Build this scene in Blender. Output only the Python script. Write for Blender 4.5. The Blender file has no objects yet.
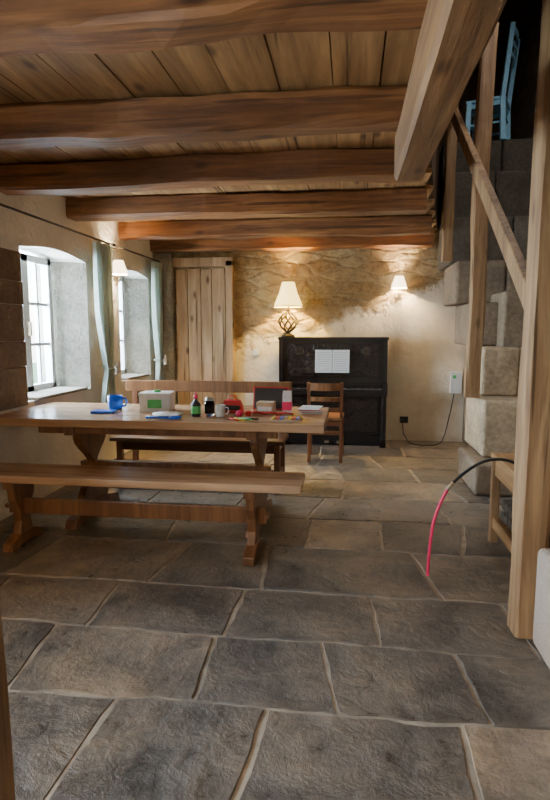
import bpy, bmesh, math, random
from mathutils import Vector, Matrix, noise
random.seed(7)
H=1.35
# ---------------------------------------------------------------- materials
def newmat(name):
    m=bpy.data.materials.new(name); m.use_nodes=True
    nt=m.node_tree; nt.nodes.clear()
    out=nt.nodes.new('ShaderNodeOutputMaterial'); b=nt.nodes.new('ShaderNodeBsdfPrincipled')
    nt.links.new(b.outputs[0],out.inputs[0]); return m,nt,b
def N(nt,t,**k):
    n=nt.nodes.new(t)
    for a,v in k.items(): setattr(n,a,v)
    return n
def coords(nt,scale=(1,1,1),rand=True):
    tc=N(nt,'ShaderNodeTexCoord'); mp=N(nt,'ShaderNodeMapping'); mp.inputs['Scale'].default_value=scale
    if rand:
        oi=N(nt,'ShaderNodeObjectInfo'); mul=N(nt,'ShaderNodeMath',operation='MULTIPLY'); mul.inputs[1].default_value=37
        nt.links.new(oi.outputs['Random'],mul.inputs[0])
        ad=N(nt,'ShaderNodeVectorMath',operation='ADD'); nt.links.new(tc.outputs['Object'],ad.inputs[0]); nt.links.new(mul.outputs[0],ad.inputs[1])
        nt.links.new(ad.outputs[0],mp.inputs['Vector'])
    else: nt.links.new(tc.outputs['Object'],mp.inputs['Vector'])
    return mp.outputs[0]
def ramp(nt,fac,stops):
    r=N(nt,'ShaderNodeValToRGB'); e=r.color_ramp.elements
    while len(e)<len(stops): e.new(0.5)
    for i,(p,c) in enumerate(stops):
        e[i].position=p; e[i].color=(*c,1)
    nt.links.new(fac,r.inputs[0]); return r.outputs[0]
def noi(nt,vec,scale,detail=4,rough=.55,dist=0):
    n=N(nt,'ShaderNodeTexNoise'); n.inputs['Scale'].default_value=scale; n.inputs['Detail'].default_value=detail
    n.inputs['Roughness'].default_value=rough; n.inputs['Distortion'].default_value=dist
    nt.links.new(vec,n.inputs['Vector']); return n.outputs['Fac']
def mix(nt,f,a,b,mode='MIX'):
    m=N(nt,'ShaderNodeMix',data_type='RGBA',blend_type=mode)
    for s,v in ((m.inputs[0],f),(m.inputs[6],a),(m.inputs[7],b)):
        if hasattr(v,'links'): nt.links.new(v,s)
        elif isinstance(v,tuple): s.default_value=(*v,1)
        else: s.default_value=v
    return m.outputs[2]
def bump(nt,b,h,strength=.3,dist=.01):
    n=N(nt,'ShaderNodeBump'); n.inputs['Strength'].default_value=strength; n.inputs['Distance'].default_value=dist
    nt.links.new(h,n.inputs['Height']); nt.links.new(n.outputs[0],b.inputs['Normal'])
def wood(name,c1,c2,axis='X',rough=.6,knots=.5,fine=1.0,bs=.4,stain=.55):
    m,nt,b=newmat(name)
    s=[14*fine]*3; s['XYZ'.index(axis)]=.9*fine
    v=coords(nt,tuple(s)); g=noi(nt,v,1.3,6,.6,.8)
    col=ramp(nt,g,[(.3,c1),(.52,tuple((a+d)/2 for a,d in zip(c1,c2))),(.72,c2)])
    s2=[3.2]*3; s2['XYZ'.index(axis)]=.7
    v2=coords(nt,tuple(s2)); big=noi(nt,v2,1.0,5,.65)
    sh=ramp(nt,big,[(.32,(stain,stain*.88,stain*.78)),(.62,(1,1,1))])
    col=mix(nt,.9,col,sh,'MULTIPLY')
    s3=[7]*3; s3['XYZ'.index(axis)]=3
    v3=coords(nt,tuple(s3)); vo=N(nt,'ShaderNodeTexVoronoi'); vo.inputs['Scale'].default_value=.8; nt.links.new(v3,vo.inputs['Vector'])
    k=ramp(nt,vo.outputs['Distance'],[(.06,(.25,.18,.12)),(.17,(1,1,1))])
    col=mix(nt,knots,col,k,'MULTIPLY')
    # long dark drying cracks
    s4=[26]*3; s4['XYZ'.index(axis)]=.8
    v4=coords(nt,tuple(s4)); cr=noi(nt,v4,1,3,.5,.4); ck=ramp(nt,cr,[(.30,(.25,.2,.16)),(.37,(1,1,1))])
    col=mix(nt,knots,col,ck,'MULTIPLY')
    nt.links.new(col,b.inputs['Base Color']); b.inputs['Roughness'].default_value=rough
    bump(nt,b,g,bs,.006); return m
def plain(name,c,rough=.5,metal=0,var=.12,sc=30,spec=None):
    m,nt,b=newmat(name); v=coords(nt); f=noi(nt,v,sc,3)
    col=ramp(nt,f,[(.3,tuple(x*(1-var) for x in c)),(.7,tuple(min(1,x*(1+var)) for x in c))])
    nt.links.new(col,b.inputs['Base Color']); b.inputs['Roughness'].default_value=rough; b.inputs['Metallic'].default_value=metal
    return m
def emit(name,c,e,s):
    m,nt,b=newmat(name); b.inputs['Base Color'].default_value=(*c,1); b.inputs['Emission Color'].default_value=(*e,1)
    v=coords(nt); f=noi(nt,v,60,2); r=N(nt,'ShaderNodeMapRange'); r.inputs[3].default_value=s*.85; r.inputs[4].default_value=s*1.15
    nt.links.new(f,r.inputs[0]); nt.links.new(r.outputs[0],b.inputs['Emission Strength']); return m
def plaster(name,c,dark=.8,bs=.4):
    m,nt,b=newmat(name); v=coords(nt,rand=False); a=noi(nt,v,1.8,5,.6); f=noi(nt,v,22,5,.6)
    col=ramp(nt,a,[(.3,tuple(x*dark for x in c)),(.62,c)]); nt.links.new(col,b.inputs['Base Color'])
    b.inputs['Roughness'].default_value=.9
    g=noi(nt,v,5,4,.6); ad=N(nt,'ShaderNodeMath',operation='MULTIPLY_ADD'); nt.links.new(g,ad.inputs[0]); ad.inputs[1].default_value=2.5; nt.links.new(f,ad.inputs[2])
    bump(nt,b,ad.outputs[0],bs,.025); return m
def stonenodes(nt,c1,c2,sx=2.6,sz=5.5):
    v=coords(nt,(sx,sx,sz),rand=False)
    nz=N(nt,'ShaderNodeTexNoise'); nz.inputs['Scale'].default_value=2.5; nz.inputs['Detail'].default_value=5; nt.links.new(v,nz.inputs['Vector'])
    mv=N(nt,'ShaderNodeMix',data_type='VECTOR'); mv.inputs[0].default_value=.16; nt.links.new(v,mv.inputs[4]); nt.links.new(nz.outputs['Color'],mv.inputs[5])
    vo=N(nt,'ShaderNodeTexVoronoi',feature='DISTANCE_TO_EDGE'); vo.inputs['Scale'].default_value=1.; nt.links.new(mv.outputs[1],vo.inputs['Vector'])
    vc=N(nt,'ShaderNodeTexVoronoi'); vc.inputs['Scale'].default_value=1.; nt.links.new(mv.outputs[1],vc.inputs['Vector'])
    joint=ramp(nt,vo.outputs['Distance'],[(.0,(0,0,0)),(.16,(1,1,1))])
    hue=ramp(nt,vc.outputs['Color'],[(.2,c1),(.8,c2)])
    v2=coords(nt,rand=False); f=noi(nt,v2,13,8,.75,.5); ff=ramp(nt,f,[(.3,(.45,.42,.37)),(.62,(1,1,1))])
    mort=tuple(.8*(a+d)/2+.02 for a,d in zip(c1,c2))
    col=mix(nt,joint,mort,hue); col=mix(nt,1.,col,ff,'MULTIPLY')
    ad=N(nt,'ShaderNodeMath',operation='MULTIPLY_ADD'); ad.inputs[1].default_value=2.2; nt.links.new(f,ad.inputs[0]); nt.links.new(joint,ad.inputs[2])
    return col,ad.outputs[0]
def stone(name,c1,c2,sx=2.6,sz=5.5,bs=.6):
    m,nt,b=newmat(name); col,h=stonenodes(nt,c1,c2,sx,sz); nt.links.new(col,b.inputs['Base Color']); b.inputs['Roughness'].default_value=.9
    bump(nt,b,h,bs,.02); return m
def block(name,c,bs=.5):
    m,nt,b=newmat(name); v=coords(nt); a=noi(nt,v,2.5,5,.65); f=noi(nt,v,28,5,.7)
    col=ramp(nt,a,[(.3,tuple(x*.6 for x in c)),(.55,c),(.75,tuple(min(1,x*1.15) for x in c))])
    ff=ramp(nt,f,[(.35,(.6,.58,.55)),(.6,(1,1,1))]); col=mix(nt,.8,col,ff,'MULTIPLY')
    nt.links.new(col,b.inputs['Base Color']); b.inputs['Roughness'].default_value=.85; bump(nt,b,f,bs,.015); return m

M={}
M['beamX']=wood('beam_wood_x',(.13,.045,.014),(.46,.20,.065),'X',.55,.8,1,.8,.38)
M['beamY']=wood('beam_wood_y',(.15,.07,.028),(.40,.21,.085),'Y',.6,.8,1,.8,.4)
M['postZ']=wood('post_wood_z',(.22,.11,.045),(.52,.32,.15),'Z',.65,.8,1,.6,.45)
M['board']=wood('board_wood',(.28,.14,.05),(.62,.36,.15),'Y',.6,.8,.8,.4,.45)
M['table']=wood('table_wood_x',(.38,.21,.11),(.64,.41,.23),'X',.22,.3,1,.10,.75)
M['tableZ']=wood('table_wood_z',(.13,.05,.018),(.32,.145,.055),'Z',.36,.3,1,.15,.6)
M['dark']=wood('dark_wood_x',(.06,.024,.010),(.14,.055,.022),'X',.3,.2,1,.1)
M['darkZ']=wood('dark_wood_z',(.12,.04,.014),(.24,.09,.035),'Z',.35,.2,1,.1)
M['door']=wood('old_door_wood',(.32,.19,.09),(.62,.43,.25),'Z',.85,.95,1,.8,.5)
M['upper']=wood('upper_wall_wood',(.09,.05,.025),(.19,.11,.055),'Z',.8,.5,.7,.4)
M['plaster']=plaster('plaster_white',(.84,.78,.67),.8,.6)
M['plinth']=plaster('plaster_plinth',(.50,.39,.30),.75,.7)
M['greystone']=block('grey_stone',(.34,.31,.25),1)
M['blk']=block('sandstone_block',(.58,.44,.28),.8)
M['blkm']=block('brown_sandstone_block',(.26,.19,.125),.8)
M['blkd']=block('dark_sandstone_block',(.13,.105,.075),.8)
M['quoin']=block('brown_quoin_stone',(.20,.14,.09),1)
M['stone']=stone('rubble_stone',(.30,.21,.13),(.46,.35,.23))
m,nt,b=newmat('back_wall_mixed'); col,h=stonenodes(nt,(.44,.30,.14),(.62,.48,.27),3.6,9)
v=coords(nt,rand=False); a=noi(nt,v,2.2,6,.65); pc=ramp(nt,a,[(.3,(.60,.50,.36)),(.65,(.80,.72,.58))])
tc=N(nt,'ShaderNodeTexCoord'); sp=N(nt,'ShaderNodeSeparateXYZ'); nt.links.new(tc.outputs['Object'],sp.inputs[0])
x1=N(nt,'ShaderNodeMath',operation='MULTIPLY_ADD'); nt.links.new(sp.outputs['X'],x1.inputs[0]); x1.inputs[1].default_value=-.30; nt.links.new(sp.outputs['Z'],x1.inputs[2])
x2=N(nt,'ShaderNodeMath',operation='MULTIPLY_ADD'); nt.links.new(a,x2.inputs[0]); x2.inputs[1].default_value=-.9; nt.links.new(x1.outputs[0],x2.inputs[2])
mr=N(nt,'ShaderNodeMapRange'); mr.inputs[1].default_value=1.02; mr.inputs[2].default_value=1.15; nt.links.new(x2.outputs[0],mr.inputs[0])
c=mix(nt,mr.outputs[0],pc,col); nt.links.new(c,b.inputs['Base Color']); b.inputs['Roughness'].default_value=.9
hm=N(nt,'ShaderNodeMath',operation='MULTIPLY'); nt.links.new(h,hm.inputs[0]); nt.links.new(mr.outputs[0],hm.inputs[1])
f=noi(nt,v,14,6,.65); ha=N(nt,'ShaderNodeMath',operation='MULTIPLY_ADD'); nt.links.new(f,ha.inputs[0]); ha.inputs[1].default_value=1.0; nt.links.new(hm.outputs[0],ha.inputs[2])
bump(nt,b,ha.outputs[0],.8,.022); M['back']=m
# floor slabs
m,nt,b=newmat('flagstone'); at=N(nt,'ShaderNodeAttribute'); at.attribute_name='slab'
v=coords(nt,rand=False)
ad=N(nt,'ShaderNodeVectorMath',operation='ADD'); nt.links.new(v,ad.inputs[0])
ms=N(nt,'ShaderNodeVectorMath',operation='SCALE'); ms.inputs['Scale'].default_value=9; nt.links.new(at.outputs['Color'],ms.inputs[0]); nt.links.new(ms.outputs[0],ad.inputs[1])
a=noi(nt,ad.outputs[0],2.4,8,.64,.35); f=noi(nt,ad.outputs[0],13,7,.7,.25)
base=ramp(nt,at.outputs['Fac'],[(0,(.17,.145,.12)),(.5,(.245,.20,.155)),(1,(.33,.26,.19))])
va=ramp(nt,a,[(.34,(.45,.45,.46)),(.5,(.95,.92,.88)),(.68,(1.5,1.35,1.15))]); col=mix(nt,1.,base,va,'MULTIPLY')
fa=ramp(nt,f,[(.38,(.5,.5,.5)),(.58,(1,1,1))]); col=mix(nt,.75,col,fa,'MULTIPLY')
nt.links.new(col,b.inputs['Base Color'])
rr=N(nt,'ShaderNodeMapRange'); rr.inputs[1].default_value=.3; rr.inputs[2].default_value=.7; rr.inputs[3].default_value=.22; rr.inputs[4].default_value=.56; nt.links.new(f,rr.inputs[0]); nt.links.new(rr.outputs[0],b.inputs['Roughness'])
hh=N(nt,'ShaderNodeMath',operation='MULTIPLY_ADD'); nt.links.new(a,hh.inputs[0]); hh.inputs[1].default_value=2.8; nt.links.new(f,hh.inputs[2])
bump(nt,b,hh.outputs[0],.75,.022); M['flag']=m
M['mortar']=plain('mortar',(.34,.28,.21),.9,0,.3,14)
M['winwhite']=plain('window_paint',(.75,.78,.8),.4,0,.04)
M['black']=plain('piano_lacquer',(.012,.010,.010),.16,0,.2)
M['black2']=plain('piano_panel',(.02,.014,.012),.25,0,.3)
M['ivory']=plain('ivory',(.75,.7,.6),.3,0,.04)
M['iron']=plain('wrought_iron',(.05,.042,.035),.5,.7)
M['brass']=plain('brass',(.6,.5,.35),.35,1)
M['bronze']=plain('dark_bronze',(.16,.13,.10),.4,1)
M['silver']=plain('pewter',(.5,.5,.5),.35,1)
M['shell']=plain('curtain_star',(.7,.7,.66),.6)
M['paper']=plain('paper',(.8,.8,.78),.7,0,.04)
M['ink']=plain('ink',(.12,.12,.12),.7)
M['blue']=plain('blue_ceramic',(.01,.13,.7),.3)
M['red']=plain('red_leather',(.6,.02,.02),.4)
M['pink']=plain('pink_plastic',(.85,.03,.13),.4)
M['green']=plain('green_label',(.10,.55,.15),.5)
M['white']=plain('white_plastic',(.8,.8,.78),.4,0,.04)
M['blackp']=plain('black_plastic',(.02,.02,.022),.4)
M['card']=plain('cardboard',(.5,.38,.24),.8)
M['chairblue']=plain('blue_chair_paint',(.30,.62,.82),.45,0,.1)
M['yellow']=plain('yellow_paint',(.8,.62,.05),.5)
M['grass']=plain('grass',(.12,.22,.07),.9,0,.5,6)
M['shade']=emit('lamp_shade_fabric',(.9,.7,.3),(1,.70,.20),4.2)
M['shadew']=emit('sconce_shade_glass',(.9,.85,.75),(1,.76,.46),6.5)
m,nt,b=newmat('clear_glass'); b.inputs['Transmission Weight'].default_value=1; b.inputs['Roughness'].default_value=.02; b.inputs['Base Color'].default_value=(.95,.98,1,1)
b.inputs['IOR'].default_value=1.45; M['glass']=m
m,nt,b=newmat('window_pane'); out=[n for n in nt.nodes if n.type=='OUTPUT_MATERIAL'][0]
tr=N(nt,'ShaderNodeBsdfTransparent'); gl=N(nt,'ShaderNodeBsdfGlossy'); gl.inputs['Roughness'].default_value=.03; mxs=N(nt,'ShaderNodeMixShader'); mxs.inputs[0].default_value=.06
nt.nodes.remove(b); nt.links.new(tr.outputs[0],mxs.inputs[1]); nt.links.new(gl.outputs[0],mxs.inputs[2]); nt.links.new(mxs.outputs[0],out.inputs[0]); M['pane']=m
m,nt,b=newmat('curtain_linen'); out=[n for n in nt.nodes if n.type=='OUTPUT_MATERIAL'][0]
b.inputs['Roughness'].default_value=.9; v=coords(nt,(40,40,4)); f=noi(nt,v,3,3); cc=ramp(nt,f,[(.3,(.44,.52,.47)),(.7,(.58,.65,.59))]); nt.links.new(cc,b.inputs['Base Color'])
tl=N(nt,'ShaderNodeBsdfTranslucent'); nt.links.new(cc,tl.inputs['Color']); mxs=N(nt,'ShaderNodeMixShader'); mxs.inputs[0].default_value=.35
nt.links.new(b.outputs[0],mxs.inputs[1]); nt.links.new(tl.outputs[0],mxs.inputs[2]); nt.links.new(mxs.outputs[0],out.inputs[0]); M['curtain']=m

# ---------------------------------------------------------------- mesh builder
class MB:
    def __init__(s,name): s.name=name; s.bm=bmesh.new(); s.mats=[]
    def mi(s,k):
        if k not in s.mats: s.mats.append(k)
        return s.mats.index(k)
    def face(s,vs,k,smooth=False):
        try: f=s.bm.faces.new(vs)
        except ValueError: return None
        f.material_index=s.mi(k); f.smooth=smooth; return f
    def box(s,p0,p1,k,rot=None,piv=None):
        x0,y0,z0=[min(a,b) for a,b in zip(p0,p1)]; x1,y1,z1=[max(a,b) for a,b in zip(p0,p1)]
        cs=[(x0,y0,z0),(x1,y0,z0),(x1,y1,z0),(x0,y1,z0),(x0,y0,z1),(x1,y0,z1),(x1,y1,z1),(x0,y1,z1)]
        cs=[Vector(c) for c in cs]
        if rot is not None:
            pv=Vector(piv) if piv else sum(cs,Vector())/8
            cs=[rot@(c-pv)+pv for c in cs]
        v=[s.bm.verts.new(c) for c in cs]
        for q in ((0,3,2,1),(4,5,6,7),(0,1,5,4),(1,2,6,5),(2,3,7,6),(3,0,4,7)): s.face([v[i] for i in q],k)
    def bar(s,a,b,w,h,k,up=(0,0,1)):
        a=Vector(a);b=Vector(b);d=(b-a).normalized(); u=Vector(up)
        if abs(d.dot(u))>.98: u=Vector((0,1,0))
        r=d.cross(u).normalized(); u=r.cross(d)
        vs=[]
        for p in (a,b):
            for i,j in ((-1,-1),(1,-1),(1,1),(-1,1)): vs.append(s.bm.verts.new(p+r*w/2*i+u*h/2*j))
        for q in ((0,3,2,1),(4,5,6,7),(0,1,5,4),(1,2,6,5),(2,3,7,6),(3,0,4,7)): s.face([vs[i] for i in q],k)
    def tube(s,pts,r,k,n=10,caps=True):
        pts=[Vector(p) for p in pts]; rs=r if isinstance(r,(list,tuple)) else [r]*len(pts); rings=[]; ref=None
        for i,p in enumerate(pts):
            d=(pts[min(i+1,len(pts)-1)]-pts[max(i-1,0)]).normalized()
            if ref is None:
                ref=Vector((0,0,1)) if abs(d.z)<.9 else Vector((1,0,0))
            a=d.cross(ref).normalized(); b2=a.cross(d).normalized(); ref=b2
            rings.append([s.bm.verts.new(p+(a*math.cos(t)+b2*math.sin(t))*rs[i]) for t in [2*math.pi*j/n for j in range(n)]])
        for A,B in zip(rings,rings[1:]):
            for j in range(n): s.face([A[j],A[(j+1)%n],B[(j+1)%n],B[j]],k,True)
        if caps: s.face(rings[0][::-1],k); s.face(rings[-1],k)
    def lathe(s,c,prof,k,n=24,caps=True):
        c=Vector(c); rings=[]
        for r,z in prof:
            rings.append([s.bm.verts.new(c+Vector((r*math.cos(t),r*math.sin(t),z))) for t in [2*math.pi*j/n for j in range(n)]])
        for A,B in zip(rings,rings[1:]):
            for j in range(n): s.face([A[j],A[(j+1)%n],B[(j+1)%n],B[j]],k,True)
        if caps: s.face(rings[0][::-1],k); s.face(rings[-1],k)
    def prism(s,poly,axis,a,b,k,sidek=None):
        def P(u,v,w):
            return {'X':(w,u,v),'Y':(u,w,v),'Z':(u,v,w)}[axis]
        A=[s.bm.verts.new(P(u,v,a)) for u,v in poly]; B=[s.bm.verts.new(P(u,v,b)) for u,v in poly]
        s.face(A[::-1],k); s.face(B,k); n=len(poly)
        for i in range(n):
            kk=sidek[i] if sidek else k
            s.face([A[i],A[(i+1)%n],B[(i+1)%n],B[i]],kk)
    def rough(s,a,b,w,h,k,seg=14,j=.008,seed=0,sag=0):
        a=Vector(a);b=Vector(b);d=(b-a).normalized(); u=Vector((0,0,1)) if abs(d.z)<.9 else Vector((0,1,0))
        r=d.cross(u).normalized(); u=r.cross(d); c=.10
        prof=[(-.5+c,-.5),(.5-c,-.5),(.5,-.5+c),(.5,.5-c),(.5-c,.5),(-.5+c,.5),(-.5,.5-c),(-.5,-.5+c)]
        rings=[]
        for i in range(seg+1):
            t=i/seg; p=a.lerp(b,t); wob=Vector((noise.noise(Vector((t*3+seed*5.1,1,seed))),noise.noise(Vector((t*3,7,seed*3.3))),noise.noise(Vector((t*3,seed*2.2,3)))))*j*1.2
            ring=[]
            for q,(x,y) in enumerate(prof):
                jj=noise.noise(Vector((t*9+q*1.7,seed*9.1,q)))*j
                ring.append(s.bm.verts.new(p+wob+r*(x*w+jj*(1 if x>0 else -1))+u*(y*h+jj*(1 if y>0 else -1))))
            rings.append(ring)
        for A,B in zip(rings,rings[1:]):
            for q in range(8): s.face([A[q],A[(q+1)%8],B[(q+1)%8],B[q]],k)
        s.face(rings[0][::-1],k); s.face(rings[-1],k)
    def done(s,bev=0,bseg=2,solid=0,origin=True,smooth=False):
        bmesh.ops.recalc_face_normals(s.bm,faces=s.bm.faces)
        me=bpy.data.meshes.new(s.name)
        s.bm.verts.ensure_lookup_table()
        c=Vector((0,0,0))
        if origin:
            xs=[v.co for v in s.bm.verts]; lo=Vector([min(p[i] for p in xs) for i in range(3)]); hi=Vector([max(p[i] for p in xs) for i in range(3)])
            c=Vector(((lo.x+hi.x)/2,(lo.y+hi.y)/2,lo.z)); bmesh.ops.translate(s.bm,verts=s.bm.verts,vec=-c)
        s.bm.to_mesh(me); s.bm.free()
        for k in s.mats: me.materials.append(M[k])
        o=bpy.data.objects.new(s.name,me); o.location=c; bpy.context.scene.collection.objects.link(o)
        if bev:
            md=o.modifiers.new('bevel','BEVEL'); md.width=bev; md.segments=bseg; md.limit_method='ANGLE'; md.angle_limit=math.radians(40)
        return o
def rz(a): return Matrix.Rotation(math.radians(a),3,'Z')
def rx(a): return Matrix.Rotation(math.radians(a),3,'X')
def ry(a): return Matrix.Rotation(math.radians(a),3,'Y')

# ---------------------------------------------------------------- floor
XL=-2.45; YB=6.95; XR=2.1; YN=-1.6; ZC=2.48
rows=[YN,-1.0,-.4,.2,.72,1.24,1.83,2.3,2.75,3.36,3.9,4.45,5.0,5.5,6.0,6.5,YB+1.3]
fixed={(5):[-2.2,-1.5,-.85,-.3,.39,1.1],(6):[-1.95,-1.3,-.56,-.065,.48,1.2],(7):[-1.8,-1.2,-.53,.135,.78,1.5]}
f=MB('floor'); f.box((-2.9,YN,-.12),(XR+.1,YB+1.35,-.006),'mortar')
lay=f.bm.loops.layers.color.new('slab')
for i in range(len(rows)-1):
    y0,y1=rows[i],rows[i+1]
    if i in fixed: xs=[-2.9]+fixed[i]+[XR]
    else:
        xs=[-2.9]; x=-2.9+random.uniform(.4,.9)
        while x<XR-.3: xs.append(x); x+=random.uniform(.45,.95)
        xs.append(XR)
    sk=[0]+[random.uniform(-.06,.06) for _ in xs[1:-1]]+[0]
    for j in range(len(xs)-1):
        g=.006+random.uniform(-.002,.004)
        dy=lambda x,yy: .05*noise.noise(Vector((x*1.1,yy*4.1,0)))+.016*noise.noise(Vector((x*6,yy*4,2)))
        a,b_=xs[j],xs[j+1]
        pts=[]
        n=11
        for q in range(n+1): 
            x=a-sk[j]+g+(b_-sk[j+1]-g-a+sk[j]-g)*q/n; pts.append((x,y0+g+dy(x,y0)+random.uniform(-.005,.005)))
        for q in range(1,6): pts.append((b_-sk[j+1]+2*sk[j+1]*q/6-g+random.uniform(-.008,.006),y0+(y1-y0)*q/6))
        for q in range(n+1): 
            x=b_+sk[j+1]-g-(b_+sk[j+1]-g-a-sk[j]-g)*q/n; pts.append((x,y1-g+dy(x,y1)+random.uniform(-.005,.005)))
        for q in range(5,0,-1): pts.append((a-sk[j]+2*sk[j]*q/6+g+random.uniform(-.006,.008),y0+(y1-y0)*q/6))
        h=random.uniform(-.002,.003); cx=(a+b_)/2; cy=(y0+y1)/2
        T=[f.bm.verts.new((cx+(x-cx)*.985,cy+(y-cy)*.98,h)) for x,y in pts]; B=[f.bm.verts.new((x,y,-.014)) for x,y in pts]
        g0=random.random(); cv=(g0,g0*.9+.05*random.random(),g0,1)
        fs=[f.face(T,'flag')]
        for q in range(len(pts)): fs.append(f.face([B[q],B[(q+1)%len(pts)],T[(q+1)%len(pts)],T[q]],'flag'))
        for ff in fs:
            if ff:
                for l in ff.loops: l[lay]=cv
f.done(origin=False)

# ---------------------------------------------------------------- walls
wins=[(3.98,5.05,4.06,4.92),(5.78,6.68,5.86,6.6),(.1,1.4,.22,1.28)]
XO=-2.88; SILL=.80; ZT=1.97
w=MB('wall_left')
w.box((XO,YN-.2,0),(XL,YB+.2,SILL),'plaster')
ws=sorted(wins); prev=(YN-.2,YN-.2)
edges=[prev]
for a,b_,c,d in ws: edges+= [(a,c),(b_,d)]
edges.append((YB+.2,YB+.2))
for i in range(0,len(edges),2):
    (i0,o0),(i1,o1)=edges[i],edges[i+1]
    w.prism([(XL,i0),(XL,i1),(XO,o1),(XO,o0)],'Z',SILL,2.75,'plaster',['plaster','greystone','plaster','greystone'])
for a,b_,c,d in ws:
    n=10; poly=[(a,2.75)]
    for q in range(n+1):
        t=q/n; poly.append((a+(b_-a)*t,ZT+.05*math.sin(math.pi*t)))
    poly.append((b_,2.75)); w.prism(poly,'X',XO,XL,'plaster')
w.done(origin=False)
w=MB('window_surround_stones')
random.seed(5)
z=SILL-.02
for i,h in enumerate((.30,.19,.27,.17,.22)):
    w.box((XL+.001,3.45+.14*(i%2)+random.uniform(-.03,.03),z),(XL+.012+.006*(i%2),3.975,z+h-.003),'quoin'); z+=h
w.done(bev=.006)
w=MB('wall_back'); w.box((XL,YB,0),(1.38,YB+.25,3.0),'back'); w.done(origin=False)
w=MB('wall_corner_pier'); w.box((XL,YB-.10,0),(-2.2,YB,2.3),'greystone'); w.done(bev=.02)
w=MB('wall_right'); w.box((XR,YN,0),(XR+.2,YB+1.6,5.0),'stone'); w.done(origin=False)
w=MB('wall_rear'); w.box((XO,YN-.2,0),(XR+.2,YN,5.0),'plaster'); w.done(origin=False)
w=MB('wall_stairwell_back'); w.box((-.2,YB+1.4,0),(XR+.2,YB+1.6,5.0),'upper'); w.done(origin=False)
w=MB('wall_stairwell_left'); w.prism([(.2,YN),(.33,2.86),(.99,YB+.02),(.99,YB+1.4),(.9,YB+1.4),(.9,YB),(.2,2.9),(.1,YN)],'Z',2.53,5.0,'upper'); w.done(origin=False)
w=MB('ceiling_upper'); w.box((-.3,YN,5.0),(XR+.2,YB+1.6,5.1),'upper'); w.done(origin=False)
c=MB('ceiling'); x=-2.9; random.seed(3)
while x<.98:
    wd=random.uniform(.19,.27) if x<.3 else .08; x1=min(x+wd,.99)
    if x<.33<x1: x1=.33
    ys=YN if x<.32 else min(2.86+(x1-.33)*(YB-2.86)/.66,YB-.05)
    c.box((x,ys,ZC+random.uniform(0,.006)),(x1-(.006 if x<.3 else .0015),YB,ZC+.04),'board'); x=x1
c.box((-2.9,YN,ZC+.045),(.33,YB,ZC+.05),'board')
c.done(origin=False)
js=[(-.9,.36,.2),(.1,.36,.2),(1.1,.36,.2),(1.88,.38,.19),(2.86,.40,.18),(3.79,.44,.20),(4.80,.58,.19),(5.9,.77,.18),(6.84,.93,.16)]
for i,(y,xe,wd) in enumerate(js):
    j=MB('ceiling_joist'); j.rough((XL+.005,y,2.395),(xe,y,2.39),wd,.17,'beamX',seg=22,j=.017,seed=i+1); j.done()
t=MB('trimmer_beam'); t.rough((.27,YN+.02,2.185),(.27,2.88,2.185),.14,.225,'beamY',seg=24,j=.012,seed=21); t.done()
# ---------------------------------------------------------------- windows
for wi,(a,b_,c0,d) in enumerate(wins):
    w=MB('window_%d'%(wi+1)); X=-2.76; y0=c0+.0; y1=d
    z0,z1=SILL+.005,ZT+.02
    def fr(A,B): w.box((X-.035,A[0],A[1]),(X+.035,B[0],B[1]),'winwhite')
    fr((y0,z0),(y0+.06,z1));fr((y1-.06,z0),(y1,z1));fr((y0,z0),(y1,z0+.07));fr((y0,z1-.06),(y1,z1))
    ym=(y0+y1)/2; fr((ym-.05,z0),(ym+.05,z1))
    for (p,q) in ((y0+.06,ym-.05),(ym+.05,y1-.06)):
        for k in (1,2):
            z=z0+.07+(z1-z0-.13)*k/3; w.box((X-.015,p,z-.014),(X+.02,q,z+.014),'winwhite')
        w.box((X-.004,p,z0+.06),(X+.004,q,z1-.05),'pane')
        w.box((X-.015,(p+q)/2-.012,z0+.07),(X+.018,(p+q)/2+.012,z1-.06),'winwhite')
    w.box((X+.035,ym-.012,1.3),(X+.07,ym+.012,1.42),'brass')
    w.done(bev=.004)
for i,(a,b_,c0,d) in enumerate(wins):
    s=MB('trim_%d'%(i+1)); s.box((-2.72,a+.12,SILL),(XL+.03,b_-.12,SILL+.025),'greystone'); s.done(bev=.006)
g=MB('ground_outside'); g.box((-30,-15,-.6),(-2.95,30,-.5),'grass'); g.done(origin=False)
d=MB('door_1'); x=-2.17
for i,wd in enumerate((.15,.17,.14,.17)):
    d.box((x,YB-.05,0.005),(x+wd-.006,YB-.012,2.1+.01*(i%2)),'door'); x+=wd
d.box((-1.53,YB-.085,0.005),(-1.44,YB-.002,2.2),'door'); d.box((-2.2,YB-.085,2.13),(-1.44,YB-.002,2.24),'door')
d.done(bev=.006)

# ---------------------------------------------------------------- stairs (stone blocks)
st=MB('stone_staircase'); random.seed(11)
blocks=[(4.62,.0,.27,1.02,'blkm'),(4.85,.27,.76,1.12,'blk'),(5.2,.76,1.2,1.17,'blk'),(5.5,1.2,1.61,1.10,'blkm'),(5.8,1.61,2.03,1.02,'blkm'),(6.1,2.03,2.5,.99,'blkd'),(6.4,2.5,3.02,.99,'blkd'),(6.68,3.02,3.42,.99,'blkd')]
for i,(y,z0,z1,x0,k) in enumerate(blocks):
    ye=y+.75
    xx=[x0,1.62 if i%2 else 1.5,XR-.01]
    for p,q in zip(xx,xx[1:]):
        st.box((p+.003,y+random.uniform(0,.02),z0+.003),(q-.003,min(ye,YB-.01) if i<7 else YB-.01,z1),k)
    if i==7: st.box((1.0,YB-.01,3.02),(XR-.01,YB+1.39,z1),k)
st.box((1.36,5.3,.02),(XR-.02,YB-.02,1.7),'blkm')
st.done(bev=.03,bseg=3)
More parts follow.
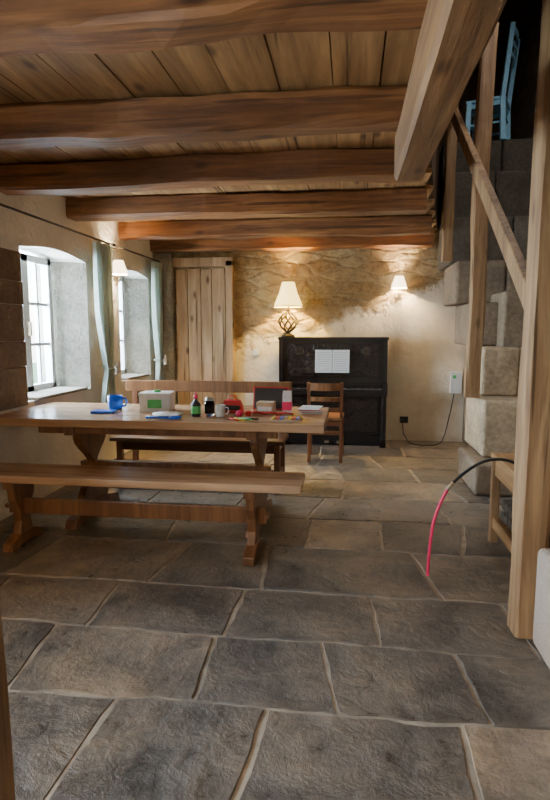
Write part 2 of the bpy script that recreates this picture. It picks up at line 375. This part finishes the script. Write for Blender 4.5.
p=MB('low_plaster_wall'); p.box((.80,YN+.01,0.002),(XR-.01,2.42,.44),'plinth'); p.done(bev=.03,bseg=3)
p=MB('stair_post'); p.rough((.80,2.50,0.002),(.80,2.50,3.8),.12,.13,'postZ',seg=26,j=.010,seed=3); o=p.done(); 
p=MB('stair_post'); p.rough((1.07,5.08,.765),(1.07,5.08,3.8),.12,.11,'postZ',seg=20,j=.010,seed=5); p.done()
p=MB('stair_post'); p.rough((.95,5.95,2.035),(.95,5.95,4.0),.10,.10,'postZ',seg=14,j=.008,seed=8); p.done()
p=MB('stair_handrail'); p.bar((.90,2.60,1.21),(.94,5.86,3.45),.05,.12,'postZ'); p.done(bev=.008)

# ---------------------------------------------------------------- dining table
ZTB=.77
t=MB('dining_table'); X0,X1,Y0,Y1=-2.40,-.15,3.42,4.24
n=4
for i in range(n):
    a=Y0+(Y1-Y0)*i/n; t.box((X0,a+.001,ZTB-.055),(X1,a+(Y1-Y0)/n-.001,ZTB),'table')
t.box((X0+.3,Y0+.1,ZTB-.115),(X1-.3,Y0+.13,ZTB-.055),'tableZ'); t.box((X0+.3,Y1-.13,ZTB-.115),(X1-.3,Y1-.1,ZTB-.055),'tableZ')
def trestle(t,x,yc,ztop,wt,wb,th,k):
    t.box((x-th*.9,yc-wt,ztop-.07),(x+th*.9,yc+wt,ztop),k)
    foot=[(yc-wb,0.002),(yc-wb+.10,.002),(yc-wb+.14,.018),(yc+wb-.14,.018),(yc+wb-.10,.002),(yc+wb,.002),(yc+wb-.02,.06),(yc+.12,.11),(yc-.12,.11),(yc-wb+.02,.06)]
    t.prism(foot,'X',x-th,x+th,k)
    L=[];zz0,zz1=.09,ztop-.06
    for i in range(13):
        q=i/12; wdt=.13+.09*math.cos(2*math.pi*q)*(.6+.4*q)+.035*math.sin(3*math.pi*q)
        L.append((wdt*wt/.33,zz0+(zz1-zz0)*q))
    poly=[(yc-a,z) for a,z in L]+[(yc+a,z) for a,z in reversed(L)]
    t.prism(poly,'X',x-th*.7,x+th*.7,k)
for x in (-.62,-1.87): trestle(t,x,3.83,ZTB-.055,.33,.37,.04,'tableZ')
t.box((-1.95,3.80,.30),(-.54,3.86,.40),'tableZ')
t.done(bev=.006)
b=MB('wooden_bench')
b.box((-2.36,3.04,.435),(-.26,3.37,.48),'table')
for x in (-2.05,-.56): 
    b.box((x-.035,3.07,.385),(x+.035,3.34,.435),'tableZ')
    b.prism([(3.03,.002),(3.11,.002),(3.13,.02),(3.28,.02),(3.30,.002),(3.38,.002),(3.37,.05),(3.27,.09),(3.14,.09),(3.04,.05)],'X',x-.035,x+.035,'tableZ')
    b.prism([(3.13,.08),(3.28,.08),(3.255,.16),(3.265,.24),(3.31,.31),(3.32,.39),(3.09,.39),(3.10,.31),(3.145,.24),(3.155,.16)],'X',x-.026,x+.026,'tableZ')
b.box((-2.13,3.19,.20),(-.48,3.22,.30),'tableZ')
b.box((-2.15,3.175,.235),(-2.12,3.235,.265),'tableZ'); b.box((-.49,3.175,.235),(-.46,3.235,.265),'tableZ')
b.done(bev=.006)
b=MB('bench_with_backrest')
b.box((-2.0,4.42,.42),(-.52,4.80,.455),'dark')
for x in (-1.93,-.58):
    b.bar((x,4.80,.002),(x,4.88,.90),.05,.045,'darkZ'); b.box((x-.025,4.45,.002),(x+.025,4.50,.42),'darkZ'); b.box((x-.02,4.48,.36),(x+.02,4.82,.42),'darkZ'); b.box((x-.015,4.48,.12),(x+.015,4.83,.16),'darkZ')
b.box((-2.02,4.85,.80),(-.5,4.885,.90),'tableZ'); b.box((-1.93,4.84,.60),(-.58,4.865,.66),'darkZ')
b.box((-1.93,4.47,.34),(-.58,4.49,.42),'dark'); b.box((-1.93,4.64,.12),(-.58,4.67,.16),'darkZ')
b.done(bev=.006)

# ---------------------------------------------------------------- piano
p=MB('upright_piano'); a0,a1=-.83,.43; yf=6.45; yb=YB-.03; zt=1.27
p.box((a0+.02,yf+.16,.10),(a1-.02,yb,zt-.03),'black')
p.box((a0-.01,yf+.10,zt-.03),(a1+.01,yb,zt),'black')
p.box((a0,yf+.12,.002),(a0+.05,yb,zt-.03),'black'); p.box((a1-.05,yf+.12,.002),(a1,yb,zt-.03),'black')
p.box((a0,yf,.60),(a1,yf+.2,.65),'black')
p.box((a0,yf,.65),(a0+.06,yf+.2,.75),'black'); p.box((a1-.06,yf,.65),(a1,yf+.2,.75),'black')
p.box((a0+.06,yf+.02,.65),(a1-.06,yf+.03,.675),'black2')
p.box((a0+.06,yf+.03,.65),(a1-.06,yf+.17,.672),'ivory')
k=0; x=a0+.08
while x<a1-.09:
    if k%7 not in (2,6): p.box((x+.012,yf+.075,.672),(x+.022,yf+.17,.684),'black')
    x+=.0225; k+=1
p.bar((a0+.06,yf+.165,.69),(a1-.06,yf+.165,.69),.02,.06,'black')
p.box((a0+.06,yf+.13,.72),(a1-.06,yf+.16,.745),'black2')
for q0,q1 in ((a0+.09,a0+.42),(a0+.45,a1-.45),(a1-.42,a1-.09)):
    p.box((q0,yf+.145,.80),(q1,yf+.16,1.2),'black2')
    for zz in (.8,1.19): p.box((q0,yf+.138,zz),(q1,yf+.15,zz+.012),'black')
    for xx in (q0,q1-.012): p.box((xx,yf+.138,.8),(xx+.012,yf+.15,1.2),'black')
p.box((-.55,yf+.10,.83),(.15,yf+.118,.85),'black')
p.box((-.5,yf+.118,.85),(.1,yf+.13,1.12),'black2',rx(-6))
p.box((a0+.1,yf+.145,.16),(a1-.1,yf+.16,.56),'black2'); p.box((a0,yf+.10,.002),(a1,yf+.2,.12),'black')
for xx in (a0+.04,a1-.04):
    p.box((xx-.035,yf+.0,.002),(xx+.035,yf+.16,.07),'black')
    p.lathe((xx,yf+.05,.07),[(.03,0),(.022,.05),(.03,.09),(.022,.14),(.028,.35),(.034,.42),(.026,.46),(.034,.53)],'black',16)
for xx in (-.28,-.14): p.box((xx,yf+.02,.04),(xx+.05,yf+.12,.055),'brass')
for xx in (a0+.24,a1-.24):
    for s_ in range(12):
        an=2*math.pi*s_/12; p.tube([(xx+.012*math.cos(an),yf+.139,1.11+.012*math.sin(an)),(xx+.042*math.cos(an),yf+.139,1.11+.042*math.sin(an))],.0028,'bronze',5)
    p.tube([(xx+.046*math.cos(q*.4189),yf+.139,1.11+.046*math.sin(q*.4189)) for q in range(16)],.003,'bronze',5)
p.done(bev=.004)
s=MB('sheet_music')
for x0,x1,r in ((-.40,-.205,2),(-.20,-.005,-2)):
    s.box((x0,yf+.085,.86),(x1,yf+.089,1.125),'paper',rx(-7))
    for q in range(9): 
        z=.885+q*.026; s.box((x0+.018,yf+.0835,z),(x1-.018,yf+.0845,z+.0025),'ink',rx(-7),((x0+x1)/2,yf+.087,.9925))
s.done()
l=MB('table_lamp'); c=(-.74,6.74,zt+.001)
l.lathe(c,[(.001,0),(.085,0),(.085,.015),(.055,.03),(.025,.045),(.014,.06)],'iron',24)
for q in range(8):
    an0=2*math.pi*q/8; pts=[]
    for i in range(13):
        u=i/12; r=.016+.095*math.sin(math.pi*u)**.8; an=an0+u*1.6; pts.append((c[0]+r*math.cos(an),c[1]+r*math.sin(an),c[2]+.06+.24*u))
    l.tube(pts,.010,'iron',6)
l.lathe(c,[(.02,.30),(.03,.31),(.012,.33),(.010,.42),(.014,.42)],'iron',16)
l.lathe(c,[(.175,.355),(.15,.42),(.108,.52),(.078,.63),(.075,.645)],'shade',28,False)
l.lathe(c,[(.177,.352),(.179,.362),(.173,.366)],'card',28,False)
for q in range(3):
    an=q*2.094; l.tube([(c[0],c[1],c[2]+.42),(c[0]+.148*math.cos(an),c[1]+.148*math.sin(an),c[2]+.42)],.002,'iron',5)
l.done()
def sconce(name,c,n):
    s=MB(name); c=Vector(c); n=Vector(n)
    s.tube([c+n*.002,c+n*.02],[.045,.04],'brass',20)
    s.tube([c+n*.02,c+n*.07+Vector((0,0,-.03)),c+n*.11+Vector((0,0,-.01)),c+n*.115+Vector((0,0,.05))],.007,'brass',8)
    b0=c+n*.115+Vector((0,0,.05)); s.lathe(b0,[(.001,0),(.025,0),(.018,.01),(.012,.05)],'brass',14)
    s.lathe(b0,[(.09,.02),(.082,.06),(.064,.11),(.048,.16)],'shadew',24,False)
    s.done()
    return b0+Vector((0,0,.085))
pb=sconce('wall_sconce',(.56,YB,1.77),(0,-1,0)); pl=sconce('wall_sconce',(XL,5.53,1.84),(1,0,0))
def pt(name,loc,e,c,r=.03):
    L=bpy.data.lights.new(name,'POINT'); L.energy=e; L.color=c; L.shadow_soft_size=r; o=bpy.data.objects.new(name,L); o.location=loc; bpy.context.scene.collection.objects.link(o)
pt('table_lamp_bulb',(-.74,6.74,zt+.50),135,(1,.66,.15),.03)
pt('sconce_bulb',pb,80,(1,.74,.40)); pt('sconce_bulb',pl,65,(1,.78,.48))
s=MB('light_switch'); s.box((-1.2,YB-.014,1.04),(-1.12,YB-.001,1.12),'white'); s.box((-1.175,YB-.02,1.06),(-1.145,YB-.012,1.10),'paper'); s.done(bev=.003)
s=MB('thermostat_box'); s.box((1.20,YB-.07,.60),(1.33,YB-.001,.86),'white'); s.box((1.22,YB-.075,.78),(1.26,YB-.069,.82),'green'); s.done(bev=.006)
s=MB('wall_outlet'); s.box((.62,YB-.014,.22),(.72,YB-.001,.30),'blackp'); s.box((.63,YB-.05,.23),(.67,YB-.012,.27),'blackp'); s.done(bev=.003)
s=MB('power_cable')
pts=[(.65,YB-.05,.24),(.66,YB-.09,.10),(.72,YB-.2,.012),(.85,YB-.35,.010),(1.0,YB-.3,.010),(1.1,YB-.15,.012),(1.16,YB-.04,.10),(1.22,YB-.03,.4),(1.25,YB-.03,.60)]
s.tube(pts,.006,'blackp',8); s.done()

# ---------------------------------------------------------------- chairs
def chair(ch,cx,cy,k,kk,w=.2,z0=0,hb=.86,rot=0,t=.034):
    R=rz(rot)
    def T(x,y,z): v=R@Vector((x,y,0)); return (cx+v.x,cy+v.y,z0+z)
    for sx in (-1,1):
        ch.bar(T(sx*w*.9,-.19,.002),T(sx*w*.9,-.17,.45),t,t,kk); ch.bar(T(sx*w*.9,-.17,.44),T(sx*w*.93,-.24,hb),t*.9,t,kk)
        ch.bar(T(sx*w*.95,.19,.002),T(sx*w*.95,.18,.44),t,t,kk)
        ch.bar(T(sx*w*.92,-.18,.2),T(sx*w*.94,.18,.2),.018,.022,kk)
        ch.bar(T(sx*w*.92,-.18,.40),T(sx*w*.94,.18,.40),.02,.05,kk)
    for zc,hh in ((hb-.045,.075),(hb-.17,.045),(hb-.28,.045)):
        yy=-.17-(zc-.44)/(hb-.44)*.07
        for i in range(6):
            u0=-1+i/3;u1=-1+(i+1)/3; f=lambda u:-.03*(1-u*u)
            ch.bar(T(u0*w*.92,yy+f(u0),zc),T(u1*w*.92,yy+f(u1),zc),.018,hh,k)
    ch.bar(T(-w*.9,-.18,.3),T(w*.9,-.18,.3),.02,.025,kk); ch.bar(T(-w*.95,.185,.25),T(w*.95,.185,.25),.02,.025,kk)
    ch.bar(T(-w*.9,-.175,.405),T(w*.9,-.175,.405),.02,.05,kk); ch.bar(T(-w*.95,.18,.405),T(w*.95,.18,.405),.02,.05,kk)
    vs=[T(-w*.98,-.2,0),T(w*.98,-.2,0),T(w*1.05,.21,0),T(-w*1.05,.21,0)]
    ch.prism([(v[0],v[1]) for v in vs],'Z',z0+.435,z0+.465,k)
ch=MB('dining_chair'); chair(ch,-.24,5.84,'tableZ','darkZ',.18,0,.83,0); ch.done(bev=.004)
ch=MB('painted_chair'); chair(ch,1.52,6.98,'chairblue','chairblue',.22,3.422,1.18,68,.055); ch.done(bev=.004)

# ---------------------------------------------------------------- curtains
def curtain(name,ya,yb_,x,tie_z,zt_,zb,ytie):
    m_=MB(name); nz,ny=26,48; grid=[]
    for i in range(nz+1):
        z=zt_+(zb-zt_)*i/nz; d=abs(z-tie_z); w_=min(1,(.35+ .65*min(1,(d/.55))**.8)) if z>tie_z else .35+.5*min(1,(d/.35))
        row=[]
        for j in range(ny+1):
            u=j/ny; yf_=ya+(yb_-ya)*u; yy=ytie+(yf_-ytie)*w_
            row.append(m_.bm.verts.new((x+.028*math.sin(u*math.pi*12+z*.6)*(.6+.4*w_)+.012*math.sin(u*21+z*2),yy,z)))
        grid.append(row)
    for i in range(nz):
        for j in range(ny): m_.face([grid[i][j],grid[i][j+1],grid[i+1][j+1],grid[i+1][j]],'curtain',True)
    m_.tube([(x-.05,ytie-.07,tie_z+.01),(x+.045,ytie-.05,tie_z),(x+.055,ytie+.03,tie_z-.01),(x-.05,ytie+.09,tie_z)],.012,'curtain',8)
    cst=Vector((x+.075,ytie,tie_z)); star=[]
    for q in range(10):
        r=.07 if q%2==0 else .03; an=math.pi/2+q*math.pi/5; star.append((cst.y+r*math.cos(an),cst.z+r*math.sin(an)))
    m_.prism(star,'X',cst.x-.008,cst.x+.008,'shell')
    o=m_.done(); return o
curtain('curtain',5.03,5.37,XL+.10,.98,2.17,.62,5.27)
curtain('curtain',6.58,6.84,XL+.10,.98,2.17,.62,6.74)
r=MB('curtain_rod'); r.tube([(XL+.10,3.0,2.19),(XL+.10,5.45,2.19)],.009,'iron',10); r.tube([(XL+.1,5.45,2.19),(XL+.1,5.48,2.19)],.018,'iron',10)
for y in (3.2,5.4): r.tube([(XL,y,2.19),(XL+.1,y,2.19)],.007,'iron',8)
r.done()
r=MB('curtain_rod'); r.tube([(XL+.10,5.62,2.19),(XL+.10,6.82,2.19)],.009,'iron',10)
for y in (5.66,6.80): r.tube([(XL,y,2.19),(XL+.1,y,2.19)],.007,'iron',8)
r.done()

# ---------------------------------------------------------------- things on the table
Z=ZTB+.001
def cup(name,x,y,r,h,k,handle=True):
    m_=MB(name); m_.lathe((x,y,Z),[(.001,0),(r*.8,0),(r,.02),(r,h),(r*.9,h),(r*.88,.02),(.001,.015)],k,22,False)
    if handle:
        m_.tube([(x+r*.9,y,Z+h*.8),(x+r*1.5,y,Z+h*.78),(x+r*1.65,y,Z+h*.5),(x+r*1.4,y,Z+h*.25),(x+r*.9,y,Z+h*.22)],r*.13,k,8)
    return m_.done()
cup('blue_mug',-1.72,3.93,.055,.10,'blue')
m_=MB('blue_notebook'); m_.box((-1.80,3.68,Z),(-1.64,3.78,Z+.016),'blue',rz(8)); m_.box((-1.795,3.682,Z+.003),(-1.645,3.776,Z+.012),'paper',rz(8)); m_.done(bev=.002)
m_=MB('storage_box'); m_.box((-1.49,3.80,Z),(-1.27,3.97,Z+.13),'white',rz(6)); m_.box((-1.43,3.793,Z+.03),(-1.33,3.977,Z+.09),'green',rz(6),(-1.38,3.885,Z)); m_.box((-1.495,3.795,Z+.115),(-1.265,3.975,Z+.135),'white',rz(6),(-1.38,3.885,Z)); m_.lathe((-1.38,3.885,Z+.135),[(.03,0),(.025,.015),(.001,.017)],'green',12); m_.done(bev=.004)
m_=MB('dinner_plate'); m_.lathe((-1.22,3.64,Z),[(.001,0),(.06,0),(.105,.014),(.107,.018),(.06,.006),(.001,.005)],'white',28,False); m_.done()
m_=MB('glue_bottle'); m_.lathe((-1.03,3.66,Z),[(.001,0),(.03,0),(.032,.01),(.032,.085),(.012,.11),(.012,.12)],'blackp',18); m_.lathe((-1.03,3.66,Z),[(.0325,.02),(.0325,.07)],'green',18,False); m_.lathe((-1.03,3.66,Z+.12),[(.014,0),(.014,.025),(.005,.03),(.004,.045)],'pink',14); m_.done()
m_=MB('soda_can'); m_.lathe((-.97,3.80,Z),[(.001,0),(.026,0),(.031,.008),(.031,.105),(.026,.115),(.001,.112)],'silver',20); m_.lathe((-.97,3.80,Z),[(.0316,.03),(.0316,.08)],'blue',20,False); m_.done()
cup('drinking_glass',-.94,3.68,.034,.10,'glass',False); cup('coffee_mug',-.86,3.66,.034,.08,'white')
m_=MB('blue_scissors'); m_.tube([(-1.32,3.49,Z+.012),(-1.17,3.50,Z+.012)],.009,'blue',8)
for dy in (0,.03): m_.tube([(-1.13+.035*math.cos(q)+.0,3.49+dy+.018*math.sin(q),Z+.012) for q in [i*.6283 for i in range(11)]],.006,'blue',6)
m_.done()
m_=MB('red_purse'); m_.prism([(-.90,Z),(-.74,Z),(-.75,Z+.05),(-.77,Z+.09),(-.87,Z+.09),(-.89,Z+.05)],'Y',3.83,3.90,'red'); m_.box((-.88,3.825,Z+.02),(-.76,3.905,Z+.055),'blackp'); m_.tube([(-.85,3.865,Z+.09),(-.84,3.865,Z+.12),(-.80,3.865,Z+.12),(-.79,3.865,Z+.09)],.005,'red',8); m_.done(bev=.01)
m_=MB('tablet_computer'); m_.box((-.70,4.02,Z),(-.44,4.035,Z+.17),'red',rx(-12),(-.55,4.02,Z)); m_.box((-.69,4.016,Z+.01),(-.45,4.022,Z+.16),'blackp',rx(-12),(-.55,4.02,Z)); m_.box((-.62,4.035,Z),(-.52,4.10,Z+.01),'red'); m_.done(bev=.002)
m_=MB('craft_box'); m_.box((-.64,3.82,Z),(-.52,3.92,Z+.08),'card',rz(-5)); m_.box((-.63,3.815,Z+.02),(-.53,3.925,Z+.05),'white',rz(-5),(-.58,3.87,Z)); m_.done(bev=.003)
m_=MB('drink_carton'); m_.box((-.455,3.80,Z),(-.395,3.86,Z+.13),'white'); m_.box((-.457,3.798,Z+.03),(-.393,3.862,Z+.09),'pink'); m_.prism([(3.80,Z+.13),(3.86,Z+.13),(3.83,Z+.165)],'X',-.455,-.395,'white'); m_.done(bev=.002)
m_=MB('pink_ball'); m_.lathe((-.73,3.66,Z),[(.001,0),(.017,.005),(.025,.02),(.023,.033),(.012,.044),(.001,.047)],'pink',18,False); m_.done()
m_=MB('red_cable'); pts=[]
for i in range(46):
    u=i/45; pts.append((-.68+.30*u+.035*math.sin(u*19),3.74+.045*math.cos(u*19),Z+.008+.022*abs(math.sin(u*9.5))))
m_.tube(pts,.0065,'red',8); m_.box((-.70,3.72,Z),(-.665,3.76,Z+.03),'red'); m_.done()
m_=MB('wooden_game_tray'); m_.box((-.50,3.50,Z),(-.30,3.64,Z+.012),'card'); 
for q in range(7): m_.box((-.49+q*.026,3.51,Z+.012),(-.475+q*.026,3.62,Z+.02),['yellow','red','blue','card'][q%4])
m_.done(bev=.001)
m_=MB('paper_stack')
for q in range(5): m_.box((-.35,3.88,Z+q*.006),(-.20,4.10,Z+q*.006+.004),['paper','card','paper','red','paper'][q],rz(random.uniform(-8,8)))
m_.done()
m_=MB('marker_pens')
for q,kk in enumerate(('red','yellow','green','blackp')): m_.tube([(-.77+q*.03,3.54+.01*q,Z+.009),(-.70+q*.04,3.46+.02*q,Z+.009)],.006,kk,8)
m_.done()

# ---------------------------------------------------------------- wooden stand + hose at right
s=MB('wooden_log_rack')
x0,x1,y0,y1=.93,1.25,2.85,3.62
for x in (x0,x1):
    for y in (y0,y1): s.box((x-.025,y-.025,.002),(x+.025,y+.025,.55),'postZ')
    s.box((x-.012,y0,.10),(x+.012,y1,.17),'board'); s.box((x-.012,y0,.44),(x+.012,y1,.54),'board')
s.box((x0-.03,y0-.03,.55),(x1+.03,y1+.03,.58),'board')
s.box((x0,y0,.14),(x1,y1,.16),'board')
random.seed(4)
for q in range(9):
    for w_ in range(2):
        s.tube([(x0+.03,y0+.09+q*.075,.195+w_*.075),(x1-.03,y0+.09+q*.075+random.uniform(-.01,.01),.195+w_*.075)],.034,'blkd',9)
s.done(bev=.004)
s=MB('garden_hose')
pts=[Vector(v) for v in ((.44,3.0,.02),(.445,3.0,.16),(.465,3.0,.34),(.53,3.02,.50),(.63,3.04,.60),(.73,3.06,.655),(.83,3.08,.66),(.92,3.10,.63),(1.02,3.12,.60))]
sm=[]
for i in range(len(pts)-1):
    p0,p1,p2,p3=pts[max(i-1,0)],pts[i],pts[i+1],pts[min(i+2,len(pts)-1)]
    for q in range(6):
        t_=q/6; sm.append(.5*((2*p1)+(p2-p0)*t_+(2*p0-5*p1+4*p2-p3)*t_*t_+(3*p1-p0-3*p2+p3)*t_**3))
sm.append(pts[-1]); cut=19
s.tube(sm[:cut+1],.0085,'pink',10); s.tube(sm[cut:],.0085,'blackp',10); s.tube([sm[cut-1],sm[cut+1]],.011,'brass',10); s.done()
s=MB('door_jamb'); s.rough((-.70,.86,.002),(-.70,.86,2.29),.13,.13,'postZ',seg=16,j=.004,seed=12); s.done()
# ---------------------------------------------------------------- light
w=bpy.data.worlds.new('World'); bpy.context.scene.world=w; w.use_nodes=True; nt=w.node_tree; bg=nt.nodes['Background']
sk=nt.nodes.new('ShaderNodeTexSky'); sk.sky_type='NISHITA'; sk.sun_disc=False; sk.sun_elevation=math.radians(40); sk.sun_rotation=math.radians(90)
mx=nt.nodes.new('ShaderNodeMix'); mx.data_type='RGBA'; mx.inputs[0].default_value=.6; mx.inputs[7].default_value=(.70,.86,1,1)
nt.links.new(sk.outputs[0],mx.inputs[6]); nt.links.new(mx.outputs[2],bg.inputs[0]); bg.inputs[1].default_value=6.5
def area(name,loc,rot,sx,sy,e,c):
    L=bpy.data.lights.new(name,'AREA'); L.shape='RECTANGLE'; L.size=sx; L.size_y=sy; L.energy=e; L.color=c; o=bpy.data.objects.new(name,L); o.location=loc; o.rotation_euler=rot; bpy.context.scene.collection.objects.link(o)
for i,(y,e) in enumerate(((4.47,400),(6.23,180),(.75,330))):
    area('daylight_%d'%(i+1),(-3.1,y,1.5),(0,math.radians(-75),0),1.1,1.1,e,(.68,.84,1))
s=MB('upper_fill_frame');  # invented roof opening, framing the added lamp over the stairwell
for p0,p1 in (((1.0,3.4,4.95),(1.06,4.6,4.995)),((1.84,3.4,4.95),(1.9,4.6,4.995)),((1.0,3.4,4.95),(1.9,3.46,4.995)),((1.0,4.54,4.95),(1.9,4.6,4.995))): s.box(p0,p1,'winwhite')
s.done(); area('daylight_4',(1.45,4.0,4.96),(0,0,0),.75,1.0,40,(.95,.96,1))  # added area lamp, brightens the upper landing and chair
s=MB('rear_fill_pendant'); s.tube([(-1.0,-.5,2.46),(-1.0,-.5,2.08)],.004,'iron',6); s.lathe((-1.0,-.5,1.86),[(.17,0),(.13,.1),(.05,.2),(.02,.22)],'shadew',24,False); s.lathe((-1.0,-.5,2.05),[(.02,0),(.02,.05)],'brass',12); s.done()  # invented hanging lamp behind the camera, holds an added warm fill
pt('rear_fill_bulb',(-1.0,-.5,1.92),85,(1,.74,.45),.04)  # added fill light for the near joists and foreground
# ---------------------------------------------------------------- camera
cd=bpy.data.cameras.new('camera'); co=bpy.data.objects.new('camera',cd); bpy.context.scene.collection.objects.link(co)
co.location=(0,0,H); co.rotation_euler=(math.radians(90-7.1),0,math.radians(7.6))
cd.sensor_fit='VERTICAL'; cd.sensor_height=36; cd.lens=25.2; cd.clip_start=.02
bpy.context.scene.camera=co
